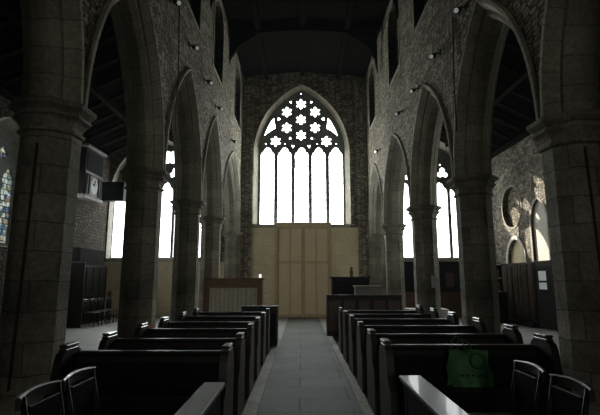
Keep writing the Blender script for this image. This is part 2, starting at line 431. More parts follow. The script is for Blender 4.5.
CR = ['octagonal stone column on the right nearest the camera, red cable down it', 'octagonal stone column second on the right, beyond the green bag',
      'octagonal stone column third on the right, white notice fixed to it', 'octagonal stone column fourth on the right, behind the long dark panelled front']
for y, l in zip(COLS_L, CL): make_column(XL, y, SPR_L, l, 'columns of the left arcade')
for y, l in zip(COLS_R, CR): make_column(XR, y, SPR_R, l, 'columns of the right arcade')
for X, spr, sd in ((XL, SPR_L, 'left'), (XR, SPR_R, 'right')):
    t = thing('wall_respond', 'half column of stone built against the far wall, ending the %s arcade' % sd, 'column', (X, YW, 0))
    b = MB(); b.lathe([(.36,0),(.36,.3),(.30,.36),(.30,spr-.3)], 8, cy=0, rot=PI+PI/8*0, smooth=False, a0=0, a1=PI) if False else None
    poly = [(-.31,0),(-.31,-.18),(-.15,-.36),(.15,-.36),(.31,-.18),(.31,0)]
    b.prism(poly, 0, spr-.3, 'z'); b.build('shaft', M['ashlar'], t)
    b = MB()
    for k, (e, z0, z1) in enumerate(((.04,-.34,-.28),(.02,-.28,-.18),(.07,-.18,-.10),(.13,-.10,0))):
        b.prism([(x*(1+e/.31), y*(1+e/.31)) for x, y in poly], spr+z0, spr+z1, 'z')
    b.build('capital', M['ashlar'], t)

# ------------------------------------------------------------------ setting: far wall with three windows
def circle(cx, cz, r, n=14): return [(cx+r*math.cos(2*PI*k/n), cz+r*math.sin(2*PI*k/n)) for k in range(n)]
def foil(cx, cz, lobes, d, rl, rot=PI/2, per=9):
    pts = []
    for k in range(lobes*per):
        q = 2*PI*k/(lobes*per); w = 2*PI/lobes
        dl = (q+w/2) % w - w/2
        s = rl*rl-(d*math.sin(dl))**2
        r = d*math.cos(dl)+math.sqrt(max(s, 0)) if s > 0 else d*math.cos(dl)
        pts.append((cx+r*math.cos(q+rot), cz+r*math.sin(q+rot)))
    return pts
def lancet(cx, hw, z0, zs, zt):
    h = zt-zs
    R_ = [(hw,z0),(hw,zs),(hw*.97,zs+h*.22),(hw*.84,zs+h*.42),(hw*.62,zs+h*.50),(hw*.56,zs+h*.58),(hw*.50,zs+h*.72),(hw*.28,zs+h*.90),(0,zt)]
    return [(cx+x,z) for x,z in R_] + [(cx-x,z) for x,z in R_[-2::-1]]
def opening(cx, a, z0, zs, rise, n=0.0, k=16):
    p = arch_pts(cx, a, rise, zs, n, k)
    return [(p[0][0], z0)] + p + [(p[-1][0], z0)]

MAIN_IN = opening(.03, 2.03, 3.70, 6.75, 3.10)
MAIN_OUT = opening(.02, 1.84, 3.74, 6.85, 2.88)
AW = {'left': -6.03, 'right': 5.52}
AH = {'left': 1.88, 'right': 1.55}
A_IN = {s: opening(AW[s], AH[s]+(.04 if s == 'left' else .2), 2.25, 5.05, 2.4) for s in AW}
A_OUT = {s: opening(AW[s], AH[s], 2.35, 5.10, 2.2) for s in AW}
ZA, ZN = 6.5, 9.1           # aisle roof height at the side wall / at the nave wall
outline = [(WALLX_L-.5, -.05), (WALLX_R+.5, -.05), (WALLX_R+.5, ZA), (XR+.3, ZN), (XR+.3, ZTOP), (.06, 10.45), (XL-.3, ZTOP), (XL-.3, ZN), (WALLX_L-.5, ZA)]
WALL_FAR = struct(plate('wall_far', [outline, MAIN_IN, A_IN['left'], A_IN['right']], YW, YW+.55, 'xz', M['rubble_dark']))
def window(name, IN, OUT, holes, glass, y=YW+.34, tr=.14):
    # splayed reveal of dressed stone
    n = len(IN)
    fr = plate(name, [OUT]+holes, y, y+tr, 'xz', M['tracery']); struct(fr)
    s = MB(); s.loft([(x, YW-.012, z) for x, z in IN], [(x, y+.01, z) for x, z in OUT])
    B = [(x, z) for x, z in IN]
    s.build('splayed_reveal', M['moulded'] if name == 'window_1' else M['pale_stone'], fr)
    s = MB()
    cx = sum(p[0] for p in IN)/n
    s.prism([(x*1.0, z) for x, z in OUT], y+tr*.5, y+tr*.5+.008, 'y')
    s.build('glass', glass, fr)
    return fr
holes = []
LC = [-1.455+.735*k+.0 for k in range(5)]
for k, cx in enumerate(LC): holes.append(lancet(cx+.015, .288, 3.76, 6.70, 7.13))
for x, z in ((0,9.09),(-.617,8.73),(.617,8.73),(0,8.37),(-.617,8.005),(.617,8.005),(0,7.66),(-1.1,7.395),(1.1,7.395)):
    holes.append([(x+(.10+.135*(.5+.5*math.cos(6*q))**.55)*math.sin(q), z+(.10+.135*(.5+.5*math.cos(6*q))**.55)*math.cos(q)) for q in [2*PI*k/72 for k in range(72)]])
def tri(cx, cz, r, rot): return [(cx+r*math.cos(rot+2*PI*k/3), cz+r*math.sin(rot+2*PI*k/3)) for k in range(3)]
for s in (-1, 1):
    holes.append([(s*1.60,7.63),(s*1.49,7.93),(s*1.34,8.24),(s*1.19,8.46),(s*1.15,8.2),(s*1.12,7.98),(s*1.35,7.84)])
    holes += [tri(s*.46, 9.19, .075, PI/2+s*.5), tri(s*.965, 8.41, .095, PI*(1 if s > 0 else 0)), tri(s*.47, 7.53, .07, PI/2), tri(s*.345, 7.17, .085, -PI/2),
              circle(s*1.53, 7.28, .03, 8), circle(s*.70, 7.28, .03, 8)]
holes.append(tri(0, 9.57, .05, PI/2))
W1 = window('window_1', MAIN_IN, MAIN_OUT, holes, G_MAIN)
b = MB()
for cx in LC:
    for k in range(8):
        z = 4.10+.355*k
        b.box(cx-.30, cx+.33, YW+.385, YW+.397, z-.006, z+.006)
b.build('saddle_bars', M['black_metal'], W1)
b = MB(); c0 = LC[2]+.015
for z0, z1 in ((6.235,6.275),(6.585,6.615)): b.box(c0-.31, c0+.31, YW+.36, YW+.40, z0, z1)
for s in (-1, 1): b.box(c0+s*.285-.015, c0+s*.285+.015, YW+.36, YW+.40, 6.25, 6.6)
b.build('opening_vent', M['black_metal'], W1)
b = MB(); b.box(-1.98, 2.04, YW-.02, YW+.35, 3.62, 3.745, .01); b.build('window_sill', M['pale_stone'], W1)
for nm, s in (('window_2','left'), ('window_3','right')):
    cx = AW[s]; h = []
    nl, pt, hw = (6, .64, .265) if s == 'left' else (4, .75, .315)
    xs = [cx+pt*(k-(nl-1)/2) for k in range(nl)]
    for x in xs: h.append(lancet(x, hw, 2.40, 5.12, 5.58))
    if s == 'right':
        h.append(foil(cx, 6.72, 4, .24, .185, PI/4))
        for q in (-1, 1): h.append(foil(cx+q*.53, 5.98, 3, .13, .115)); h.append(foil(cx+q*1.05, 5.78, 3, .07, .06)); h.append(tri(cx+q*.45, 6.35, .06, PI/2))
    else:
        for q in (-1, 1): h.append(foil(cx+q*.40, 6.68, 4, .19, .15, PI/4)); h.append(foil(cx+q*.64, 5.98, 3, .13, .115)); h.append(foil(cx+q*1.28, 5.82, 3, .09, .075))
        h.append(foil(cx, 5.98, 3, .13, .115)); h.append(tri(cx, 7.1, .08, PI/2))
    w = window(nm, A_IN[s], A_OUT[s], h, G_AISLE)
    b = MB()
    for c in xs:
        for j in range(7): z = 2.75+.34*j; b.box(c-hw-.01, c+hw+.01, YW+.385, YW+.397, z-.006, z+.006)
    b.build('saddle_bars', M['black_metal'], w)
    b = MB(); b.box(cx-AH[s]-.05, cx+AH[s]+.05, YW-.06, YW+.35, 2.20, 2.33, .015); b.build('window_sill', M['pale_stone'], w)

# limewashed lower walls
b = MB(); b.box(XL+.31, XR-.31, YW-.04, YW+.02, 0, 3.60); struct(b.build('wall_far_lower', M['limewash']))
b = MB(); b.box(WALLX_L, XL-.31, YW-.04, YW+.02, 0, 2.20); struct(b.build('wall_left_aisle_lower', M['limewash']))
b = MB(); b.box(XL+.31, XL+.75, YW-.10, YW, 0, ZTOP); b.box(XR-.72, XR-.31, YW-.10, YW, 0, ZTOP); b.build('corner_piers', M['rubble'], WALL_FAR)

# ------------------------------------------------------------------ big boarded door under the window
D = thing('door_1', 'x', 'door', (.09, YW-.04, 0)); del D['label']; del D['category']; struct(D)
b = MB(); b.box(-1.15, -1.05, -.10, 0, 0, 3.72); b.box(1.05, 1.15, -.10, 0, 0, 3.72); b.box(-1.15, 1.15, -.12, 0, 3.62, 3.80, .01); b.build('door_frame', M['board_dark'], D)
for s in (-1, 1):
    x0, x1 = (-1.05, -.012) if s < 0 else (.012, 1.05)
    b = MB(); b.box(x0, x1, -.04, 0, .02, 3.62); lf = b.build('door_leaf', M['board'], D)
    r = MB()
    for z0, z1 in ((.02,.14),(2.12,2.24),(3.52,3.62)): r.box(x0, x1, -.065, -.04, z0, z1, .004)
    r.build('rail', M['board_dark'], lf)
    r = MB()
    for xs in (x0+.035, (x0+x1)/2, x1-.035):
        r.box(xs-.03, xs+.03, -.06, -.04, .14, 2.12, .004); r.box(xs-.03, xs+.03, -.06, -.04, 2.24, 3.52, .004)
    r.build('batten', M['board_dark'], lf)

# ------------------------------------------------------------------ side walls
def ywin(yc, a, z0, zs, rise): return opening(yc, a, z0, zs, rise)
SW_IN = ywin(12.1, 1.18, 2.36, 4.35, 1.55); SW_OUT = ywin(12.1, 1.02, 2.44, 4.35, 1.4)
SW2 = ywin(7.3, 1.18, 2.36, 4.35, 1.55); SW3 = ywin(14.75, 1.18, 2.36, 4.35, 1.55); SW2O = ywin(7.3, 1.02, 2.44, 4.35, 1.4)
def side_out(): return [(YB-.5, -.05), (YW+.55, -.05), (YW+.55, ZA), (YB-.5, ZA)]
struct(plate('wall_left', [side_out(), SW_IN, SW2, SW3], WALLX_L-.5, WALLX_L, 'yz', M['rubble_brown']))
ROUND = circle(16.85, 4.14, .76, 28)
NICHE = opening(16.75, .66, 0.02, 2.15, .80); BLOCK = opening(15.0, .50, .9, 3.35, .75)
NICHE_O = opening(16.75, .66, 0.02, 2.15, .80, .12); BLOCK_O = opening(15.0, .50, .9, 3.35, .75, .10)
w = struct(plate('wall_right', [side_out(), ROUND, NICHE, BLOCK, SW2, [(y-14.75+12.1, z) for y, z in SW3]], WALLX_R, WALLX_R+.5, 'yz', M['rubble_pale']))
def ring(A, B, x, d, name, mat):
    j = MB(); fa = [(x-d, y, z) for y, z in A]; fb = [(x-d, y, z) for y, z in B]; fc = [(x+.01, y, z) for y, z in B]; fd = [(x+.3, y, z) for y, z in A]
    j.loft(fa, fb); j.loft(fb, fc); j.loft(fa, fd); j.build(name, mat, w)
ring(ROUND, circle(16.85, 4.14, .82, 28), WALLX_R, .02, 'round_surround', M['moulded'])
ring(NICHE, NICHE_O, WALLX_R, .04, 'doorway_surround', M['plaster'])
ring(BLOCK, BLOCK_O, WALLX_R, .02, 'lancet_surround', M['pale_stone'])
j = MB(); j.prism(ROUND, WALLX_R+.16, WALLX_R+.20, 'x'); j.build('round_recess_back', M['rubble_dark'], w)
j = MB(); j.prism(NICHE, WALLX_R+.10, WALLX_R+.14, 'x'); j.build('doorway_recess_back', M['limewash'], w)
j = MB(); j.prism(BLOCK, WALLX_R+.06, WALLX_R+.10, 'x'); j.build('blocked_lancet_plaster', M['plaster'], w)
j = MB(); j.box(WALLX_R-.14, WALLX_R, YB, YW, ZA-.16, ZA, .01); struct(j.build('trim_3', M['rafter']))
j = MB(); j.box(WALLX_L, WALLX_L+.14, YB, YW, ZA-.16, ZA, .01); struct(j.build('trim_4', M['rafter']))
def side_window(name, yc, X, sgn, glass):
    OUT = opening(yc, 1.02, 2.44, 4.35, 1.4); IN = opening(yc, 1.18, 2.36, 4.35, 1.55)
    h = [lancet(yc+.66*k, .265, 2.5, 4.25, 4.62) for k in (-1,0,1)] + [foil(yc-.33, 4.98, 4, .1, .085, PI/2), foil(yc+.33, 4.98, 4, .1, .085, PI/2), foil(yc, 5.36, 4, .085, .07, PI/2)]
    x0 = X+sgn*.3
    fr = struct(plate(name, [OUT]+h, x0, x0+sgn*.12, 'yz', M['tracery']))
    s = MB(); s.loft([(X-sgn*.01, y, z) for y, z in IN], [(x0+sgn*.01, y, z) for y, z in OUT]); s.build('splayed_reveal', M['pale_stone'], fr)
    s = MB(); s.prism(OUT, x0+sgn*.06, x0+sgn*.066, 'x'); s.build('glass', glass, fr)
side_window('window_4', 12.1, WALLX_L, -1, G_STAIN)
side_window('added_window_5', 7.3, WALLX_L, -1, G_STAIN)  # out of view, added for light from the left side
side_window('added_window_6', 7.3, WALLX_R, 1, G_STAIN)  # its counterpart on the right, also added out of view for light
side_window('added_window_8', 14.75, WALLX_L, -1, G_SIDE)  # unseen behind a column, added to brighten the left aisle
side_window('added_window_9', 12.1, WALLX_R, 1, G_SIDE)  # likewise added and hidden, brightens the right aisle
# wall behind the camera; its glowing window is added, unseen, as fill light
NEARH = opening(0, 1.84, 3.2, 6.3, 2.9)
wn = struct(plate('wall_near', [outline, NEARH], YB-.55, YB, 'xz', M['rubble_dark']))
hn = [lancet(LC[k]+.015, .305, 3.3, 6.2, 6.7) for k in range(5)] + [foil(x, z, 6, .2, .11) for x, z in ((0,8.3),(-.6,7.6),(.6,7.6),(0,7.2))]
w7 = struct(plate('added_window_7', [NEARH]+hn, YB-.4, YB-.28, 'xz', M['tracery']))
s = MB(); s.prism(NEARH, YB-.34, YB-.33, 'y'); s.build('glass', G_DIM, w7)

# ------------------------------------------------------------------ roofs
b = MB()
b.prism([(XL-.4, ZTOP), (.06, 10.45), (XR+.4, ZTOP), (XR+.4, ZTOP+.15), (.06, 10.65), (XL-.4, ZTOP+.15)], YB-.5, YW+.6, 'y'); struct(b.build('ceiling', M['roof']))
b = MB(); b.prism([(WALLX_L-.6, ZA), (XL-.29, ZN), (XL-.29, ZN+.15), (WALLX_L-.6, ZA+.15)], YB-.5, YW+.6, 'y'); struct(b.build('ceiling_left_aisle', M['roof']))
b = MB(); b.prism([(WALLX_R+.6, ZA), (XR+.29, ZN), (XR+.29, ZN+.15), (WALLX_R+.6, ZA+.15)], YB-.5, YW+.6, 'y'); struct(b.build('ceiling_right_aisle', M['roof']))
for side, xw, xn, s in (('left', WALLX_L, XL-TH, 1), ('right', WALLX_R, XR+TH, -1)):
    wall_edge = xw - s*.5
    slope = (ZN-ZA)/(abs(xn-xw)+.5)
    for k in range(14):
        y = 5.6+k*.98
        b = MB()
        xa = xw+s*.12; xb = xn-s*.02
        b.bar((xa-xw, 0, ZA+slope*(.3+.12+.2)-.14-ZA), (xb-xw, 0, ZN-slope*.02-.16-ZA), .12, .16)
        o = b.build('roof_rafter', M['rafter']); tag(o, 'dark timber rafter sloping under the roof of the %s aisle' % side, 'rafter', 'rafters of the %s aisle roof' % side, (xw, y, ZA))
    for q, (fx, nm) in enumerate(((.36,'lower'), (.7,'upper'))):
        b = MB(); x = xw+(xn-xw)*fx; z = ZA+(ZN-ZA)*fx-.30
        b.box(-.08, .08, YB, YW, -.09, .09); o = b.build('roof_purlin', M['rafter']); tag(o, 'long %s purlin running the length of the %s aisle roof' % (nm, side), 'beam', None, (x, 0, z))
for y, lab in ((15.0,'cambered roof truss of black timber nearest the far wall'), (11.6,'black timber roof truss high above the middle pews'), (8.2,'black timber roof truss high over the nearer pews')):
    t = thing('roof_truss', lab, 'roof truss', (.06, y, 9.3), 0, 'nave roof trusses')
    b = MB(); v = []
    hw = 2.6
    lo = [(-hw, .55), (-1.9, .66), (-1.0, .76), (0, .80), (1.0, .76), (1.9, .66), (hw, .55)]
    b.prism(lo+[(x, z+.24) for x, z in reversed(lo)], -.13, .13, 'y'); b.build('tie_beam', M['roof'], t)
    for s in (-1, 1):
        b = MB(); pts = [(s*(hw-.02), -.75), (s*(hw-.08), -.2), (s*(hw-.35), .25), (s*(hw-.95), .62)]
        outp = [(s*(hw+.0), -.75), (s*hw, .56), (s*(hw-.9), .72)]
        b.prism(pts[1:]+outp[::-1], -.09, .09, 'y'); b.build('curved_brace', M['roof'], t)
for k, x in enumerate((-1.5, .06, 1.6)):
    b = MB(); b.box(-.09, .09, YB, YW, -.1, .1)
    z = 10.45-.30*abs(x-.06)/2.98-.11
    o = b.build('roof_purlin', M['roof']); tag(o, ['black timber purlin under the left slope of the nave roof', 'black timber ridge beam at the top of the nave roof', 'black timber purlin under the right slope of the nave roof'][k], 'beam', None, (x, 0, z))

# ------------------------------------------------------------------ pews
def rrect(pts): return pts
def make_pew(x0, x1, Y, label, group, hout=.905, outer='left', bh=.84, hin=.885):
    """pew facing the camera; x0 < x1; Y = front of the end caps"""
    t = thing('pew', label, 'pew', ((x0+x1)/2, Y, .015), 0, group)
    w = (x1-x0)/2; th = .072
    for s in (-1, 1):
        isout = (s < 0) == (outer == 'left')
        h = hout if isout else hin
        xa, xb = (-w, -w+th) if s < 0 else (w-th, w)
        prof = [(-.20,0),(.38,0),(.38,h-.24),(.365,h-.14),(.33,h-.085),(.27,h-.055),(.04,h-.055),(-.02,h-.08),(-.05,h-.13),(-.065,h-.20),(-.075,h-.30),(-.13,h-.38),(-.20,h-.43)]
        e = MB(); e.prism(prof, xa, xb, 'x'); en = e.build('end_panel', M['oak_end'] if not isout else M['oak_dark'], t)
        c = MB()
        c.box(xa-.002, xb+.002, .02, .285, h-.056, h-.038, .006)
        c.box(xa+.006, xb-.006, 0.035, .27, h-.04, h-.022)
        c.box(xa-.004, xb+.004, .025, .28, h-.024, h, .009)
        c.build('cap', M['oak_gloss'], en)
    b = MB(); b.box(-w+th, w-th, .26, .295, .10, bh-.03)
    n = max(3, int(2*w/.42))
    b.build('back_panel', M['oak_black'], t)
    b = MB(); b.box(-w+th, w-th, .225, .325, bh-.035, bh, .012); b.box(-w+th, w-th, .245, .262, bh-.11, bh-.05, .004)
    b.build('top_rail', M['oak_dark'], t)
    b = MB(); b.box(-w+th, w-th, -.14, .27, .44, .475, .008); b.build('seat', M['oak_dark'], t)
    b = MB(); b.box(-w+th, w-th, .02, .045, .03, .44); b.build('seat_front', M['oak_black'], t)
    b = MB(); b.box(-w+th, w-th, .33, .52, .66, .685, .006); b.build('book_ledge', M['oak_dark'], t)
    return t
LROW = [4.40, 5.34, 6.44, 7.48, 8.66, 9.80]
RROW = [4.64, 5.58, 6.62, 7.76, 8.86, 9.92]
LL = ['dark wooden pew nearest the camera on the left, behind two chairs', 'dark wooden pew second from the camera on the left of the aisle', 'dark wooden pew third from the camera on the left of the aisle',
      'dark wooden pew fourth from the camera on the left of the aisle', 'dark wooden pew fifth from the camera on the left of the aisle', 'dark wooden pew sixth from the camera on the left, near the pale screen']
RL = ['dark wooden pew nearest the camera on the right, holding a green bag', 'dark wooden pew second from the camera on the right of the aisle', 'dark wooden pew third from the camera on the right of the aisle',
      'dark wooden pew fourth from the camera on the right of the aisle', 'dark wooden pew fifth from the camera on the right of the aisle', 'dark wooden pew sixth from the camera on the right, before the panelled front']
for y, l in zip(LROW, LL): make_pew(-2.24, -.665, y, l, 'pews left of the aisle', .885, 'left', .80, .875)
for y, l in zip(RROW, RL): make_pew(.815, 2.47 if y < 5 else 2.57, y, l, 'pews right of the aisle', .945, 'right', .825, .89)
# panelled fronts behind the last pews
def pew_front(name, x0, x1, Y, h, label, m1, m2, npan):
    t = thing(name, label, 'panelling', ((x0+x1)/2, Y, 0)); w = (x1-x0)/2
    b = MB(); b.box(-w, w, 0, .045, 0.0, h-.03); b.build('panel', m1, t)
    b = MB()
    for k in range(npan+1):
        x = -w+2*w*k/npan; b.box(max(-w, x-.045), min(w, x+.045), -.02, 0.0, .0, h-.03)
    b.box(-w, w, -.022, 0, 0, .14); b.box(-w, w, -.022, 0, h-.15, h-.03); b.build('frame', m2, t)
    b = MB(); b.box(-w-.02, w+.02, -.06, .09, h-.03, h, .01); b.build('cap_rail', m2, t)
    b = MB(); b.box(-w, -w+.06, .045, .5, 0, h-.03); b.box(w-.06, w, .045, .5, 0, h-.03); b.build('end_panel', m1, t)
pew_front('panelling', .70, 2.72, 12.72, 1.085, 'long dark panelled pew front closing the right-hand pews', M['oak_red'], M['oak_dark'], 5)
pew_front('panelling', -1.35, -.54, 10.75, .90, 'short dark panelled pew front behind the last left pew', M['oak_black'], M['oak_dark'], 2)

# ------------------------------------------------------------------ narrow benches along the aisle, close to the camera
def make_bench(x0, x1, y0, y1, h, label):
    t = thing('bench', label, 'bench', ((x0+x1)/2, (y0+y1)/2, 0)); w = (x1-x0)/2; l = (y1-y0)/2
    b = MB(); b.box(-w, w, -l, l, h-.035, h, .006); b.build('bench_top', M['oak_gloss'], t)
    for s in (-1, 1):
        b = MB(); y = s*(l-.12); b.prism([(-w+.015,0),(w-.015,0),(w-.03,h-.035),(-w+.03,h-.035)], y-.03, y+.03, 'y'); b.build('leg', M['oak_black'], t)
    b = MB(); b.box(-w+.03, -w+.055, -l+.05, l-.05, h-.30, h-.035); b.box(w-.055, w-.03, -l+.05, l-.05, h-.30, h-.035); b.build('apron', M['oak_black'], t)
make_bench(-.757, -.59, 1.3, 3.78, .71, 'narrow dark bench with shiny plank top, left of the aisle')
make_bench(.817, 1.0, 1.3, 4.04, .71, 'narrow dark bench with bright shiny plank top, right of the aisle')

# ------------------------------------------------------------------ chairs
def make_chair(label, group):
    """faces +X, back rail along Y"""
    t = thing('chair', label, 'chair', (0,0,0), 0, group); w = .205
    b = MB(); b.box(-.19, .20, -w, w, .43, .455, .01); b.build('seat', M['oak_gloss'], t)
    for s in (-1, 1):
        b = MB(); b.tube([(.17, s*(w-.03), 0), (.17, s*(w-.03), .43)], [.016,.020], 8); b.build('leg', M['oak_dark'], t)
        b = MB(); b.tube([(-.24, s*(w-.02), 0), (-.19, s*(w-.02), .43), (-.20, s*(w-.02), .62), (-.25, s*(w-.015), .84)], [.017,.02,.018,.016], 8); b.build('back_post', M['oak_dark'], t)
        b = MB(); b.tube([(.17, s*(w-.03), .2), (-.21, s*(w-.025), .2)], .011, 6); b.build('stretcher', M['oak_dark'], t)
    b = MB(); A = []; Bp = []
    for k in range(13):
        u = -1+2*k/12; y = u*(w+.025); bow = -.030*(1-u*u)
        A.append((-.25+bow, y, .775+.016*(1-u*u))); 
    n = len(A)
    v = []; f = []
    for (x, y, z) in A:
        v += [(x-.016, y, z), (x+.016, y, z), (x+.016, y, z+.06), (x+.004, y, z+.07), (x-.016, y, z+.066)]
    for i in range(n-1):
        for j in range(5): f.append((i*5+j, i*5+(j+1)%5, (i+1)*5+(j+1)%5, (i+1)*5+j))
    f += [(0,1,2,3,4), tuple((n-1)*5+j for j in range(5))[::-1]]
    b.add(v, f, smooth=False); b.build('top_rail', M['oak_gloss'], t)
    b = MB(); b.box(-.238, -.215, -w+.04, w-.04, .52, .785, .004); b.build('back_panel', M['oak_black'], t)
    return t
ch = make_chair('dark wooden chair with curved top rail, the nearer of two on the left', 'chairs at the left front')
ch.location = (-1.30, 2.90, 0.015); ch.rotation_euler = (0,0,.0)
dup_thing(ch, (-1.29, 3.36, .015), 0, 'dark wooden chair with curved top rail, in front of the nearest left pew', 'chairs at the left front')
dup_thing(ch, (1.47, 3.10, .015), PI, 'dark wooden chair with curved top rail, nearer of two on the right', 'chairs at the right front')
dup_thing(ch, (1.47, 3.64, .015), PI, 'dark wooden chair with curved top rail, right of the green bag', 'chairs at the right front')
ROWL = ['nearest the camera', 'second from the camera', 'third from the camera', 'farthest from the camera']
for k in range(4):
    dup_thing(ch, (-6.78, 15.3+.6*k, 0), 0, 'small dark wooden chair before the tall panelling in left aisle, %s' % ROWL[k], 'chairs along the left aisle wall')

# ------------------------------------------------------------------ green bag on the pew seat
B = thing('carrier_bag', 'crumpled green plastic carrier bag standing on the nearest right pew seat', 'bag', (1.64, 4.70, .491))
def bag_sheet(sgn):
    v = []; f = []; nu, nv = 12, 10
    for j in range(nv+1):
        q = j/nv; z = q*.32; hw = .225-.035*q
        for i in range(nu+1):
            u = -1+2*i/nu
            d = (.09*(1-q)**.6+.018)*(1-abs(u)**2.6) + .008*math.sin(u*9+q*5+sgn) + .006*math.sin(u*17-q*11)
            x = u*hw + .008*math.sin(q*9+i); y = sgn*d
            v.append((x, y+.02*q, z + (.012*math.sin(u*6+sgn) if j == nv else 0)))
    for j in range(nv):
        for i in range(nu): k = j*(nu+1)+i; f.append((k, k+1, k+nu+2, k+nu+1))
    return v, f
b = MB()
for s in (-1, 1): v, f = bag_sheet(s); b.add(v, f, smooth=True)
b.box(-.20, .20, -.08, .08, .0, .01); b.build('bag_body', M['bag'], B)
for s, hx in ((-1, -.09), (1, -.02)):
    b = MB(); b.tube([(hx-.075, .012+s*.01, .31), (hx-.07, .02+s*.01, .40), (hx-.02, .03+s*.01, .455 if s < 0 else .42), (hx+.04, .03+s*.01, .42 if s < 0 else .39), (hx+.075, .02+s*.01, .31)], .006, 6); b.build('handle', M['bag'], B)
b = MB()
b.tube([(.06+.07*math.cos(q), -.072+.02*math.sin(q)*0-.006, .235+.07*math.sin(q)) for q in [2*PI*k/20 for k in range(21)]], .005, 5)
b.build('printed_ring', M['bag_print'], B)
for x in (-.10, -.05, .0, .06, .10):
    b = MB(); b.box(x-.012, x+.012, -.1065, -.098, .095, .115); b.build('printed_mark', M['bag_print'], B)

# ------------------------------------------------------------------ pale panelled screen (left of the doors) and candle
S = thing('screen', 'red-brown wooden frontal with pale cloth panel, left of the big doors', 'frontal', (-1.93, 13.35, 0)); w = .83
b = MB()
b.box(-w, -w+.15, 0, .06, 0, 1.50); b.box(w-.15, w, 0, .06, 0, 1.50); b.box(-w+.15, w-.15, 0, .06, 1.26, 1.50); b.box(-w+.15, w-.15, 0, .06, 0, .55)
b.build('frame', M['oak_warm'], S)
b = MB(); pts = []
n = 60; v = []; f = []
for i in range(n+1):
    x = -w+.15+(2*w-.3)*i/n; y = .035+.010*math.sin(i*1.15)
    v += [(x, y, .55), (x, y, 1.26)]
for i in range(n): f.append((2*i, 2*i+2, 2*i+3, 2*i+1))
b.add(v, f, smooth=True); b.box(-w+.15, w-.15, .05, .058, .55, 1.26); b.build('cloth_panel', M['cloth_pale'], S)
b = MB(); b.box(-w-.03, w+.05, -.05, .40, 1.50, 1.535, .008); b.build('top_ledge', M['oak_warm'], S)
for s in (-1, 1):
    b = MB(); b.box(s*(w-.03)-.03, s*(w-.03)+.03, .06, .38, 0, 1.50); b.build('side_panel', M['oak_warm'], S)
C = thing('candle', 'short glowing white candle on the top ledge of the red-brown frontal', 'candle', (-1.175, 13.42, 1.535))
b = MB(); b.lathe([(.045,0),(.048,.01),(.03,.012)], 14); b.build('dish', M['white_metal'], C)
b = MB(); b.lathe([(.036,.008),(.036,.105),(.03,.11)], 14); b.build('glowing_wax', M['glow'], C)
b = MB(); b.tube([(0,0,.108),(0,.002,.122)], .003, 5); b.build('wick', M['black_metal'], C)

# ------------------------------------------------------------------ right of the doors: cupboard, pale desk, ornament
K = thing('cupboard', 'black wooden cupboard against the far wall, right of the big doors', 'cupboard', (1.53, 14.35, 0))
b = MB(); b.box(-.57, .57, 0, .55, 0, 1.53); b.build('carcass', M['oak_black'], K)
b = MB(); b.box(-.62, .62, -.05, .58, 1.53, 1.58, .012); b.build('top', M['oak_dark'], K)
for s in (-1, 1):
    b = MB(); b.box(min(s*.01, s*.55), max(s*.01, s*.55), -.025, 0, .08, 1.48, .006); d = b.build('door', M['oak_black'], K)
    b = MB(); b.lathe([(.012,0),(.02,.015),(.012,.03)], 10, cx=s*.06, cy=-.035); b.build('knob', M['brass'], d)
K = thing('desk', 'low desk with grey front and pale top edge before the black cupboard', 'desk', (1.93, 13.45, 0))
b = MB(); b.box(-.36, .36, 0, .4, 0, 1.28); b.build('body', M['grey_panel'], K)
b = MB(); b.box(-.39, .39, -.03, .43, 1.28, 1.32, .008); b.build('desk_top', M['pale_stone'], K)
O = thing('ornament', 'small brown upright ornament on top of the black cupboard', 'ornament', (1.58, 14.6, 1.58))
b = MB(); b.lathe([(.05,0),(.06,.02),(.045,.05),(.065,.13),(.05,.19),(.03,.22)], 14); b.build('body', M['brown_clay'], O)
b = MB(); b.lathe([(.03,.22),(.048,.25),(.045,.29),(.02,.31)], 14); b.build('finial', M['brown_clay'], O)

# ------------------------------------------------------------------ left aisle: panelling, chairs' settle, cabinet clock
P = thing('panelled_settle', 'tall black panelled settle against the left aisle wall, chairs before it', 'settle', (-7.35, 16.3, 0))
b = MB(); b.box(-.08, 0, -1.4, 1.3, 0, 2.0); b.build('back_panel', M['oak_black'], P)
b = MB()
for k in range(6): y = -1.36+.525*k; b.box(0, .025, y-.04, y+.04, .1, 1.95)
b.box(0, .03, -1.4, 1.3, 1.9, 2.0); b.box(0, .03, -1.4, 1.3, .9, 1.0); b.box(0, .03, -1.4, 1.3, 0, .12); b.build('frame', M['oak_black'], P)
b = MB(); b.box(-.40, .02, -.95, .95, 2.0, 2.55, .01); b.build('upper_box', M['panel_dark'], P)
b = MB(); b.box(-.05, .45, -1.46, -1.40, 0, 2.05, .01); b.build('end_panel', M['oak_dark'], P)
b = MB(); b.lathe([(.10,0),(.10,.75),(.07,.8),(.085,.9),(.09,1.0),(.05,1.08)], 12, cx=.12, cy=1.48); b.build('newel_post', M['oak_red'], P)
K = thing('wall_clock', 'tall carved clock case with round dial on the left aisle wall', 'clock', (-7.9, 16.42, 4.38))
b = MB(); b.box(-.1, .34, -.70, .70, .04, 1.74); b.build('case', M['oak_black'], K)
b = MB(); b.box(-.1, .42, -.80, .80, 1.74, 1.86, .02); b.build('cornice', M['clock_wood'], K)
b = MB(); b.box(-.1, .40, -.76, .76, -.06, .06, .02); b.build('base_moulding', M['clock_wood'], K)
b = MB(); b.box(.34, .37, -.70, .70, .82, .90); b.build('middle_moulding', M['clock_wood'], K)
b = MB()
for y in (-.58, -.38, .38, .58): b.tube([(.36, y, .10), (.36, y, .80)], [.05, .035], 8)
b.box(.34, .36, -.66, .66, .08, .80); b.build('carved_front', M['clock_wood'], K)
b = MB()
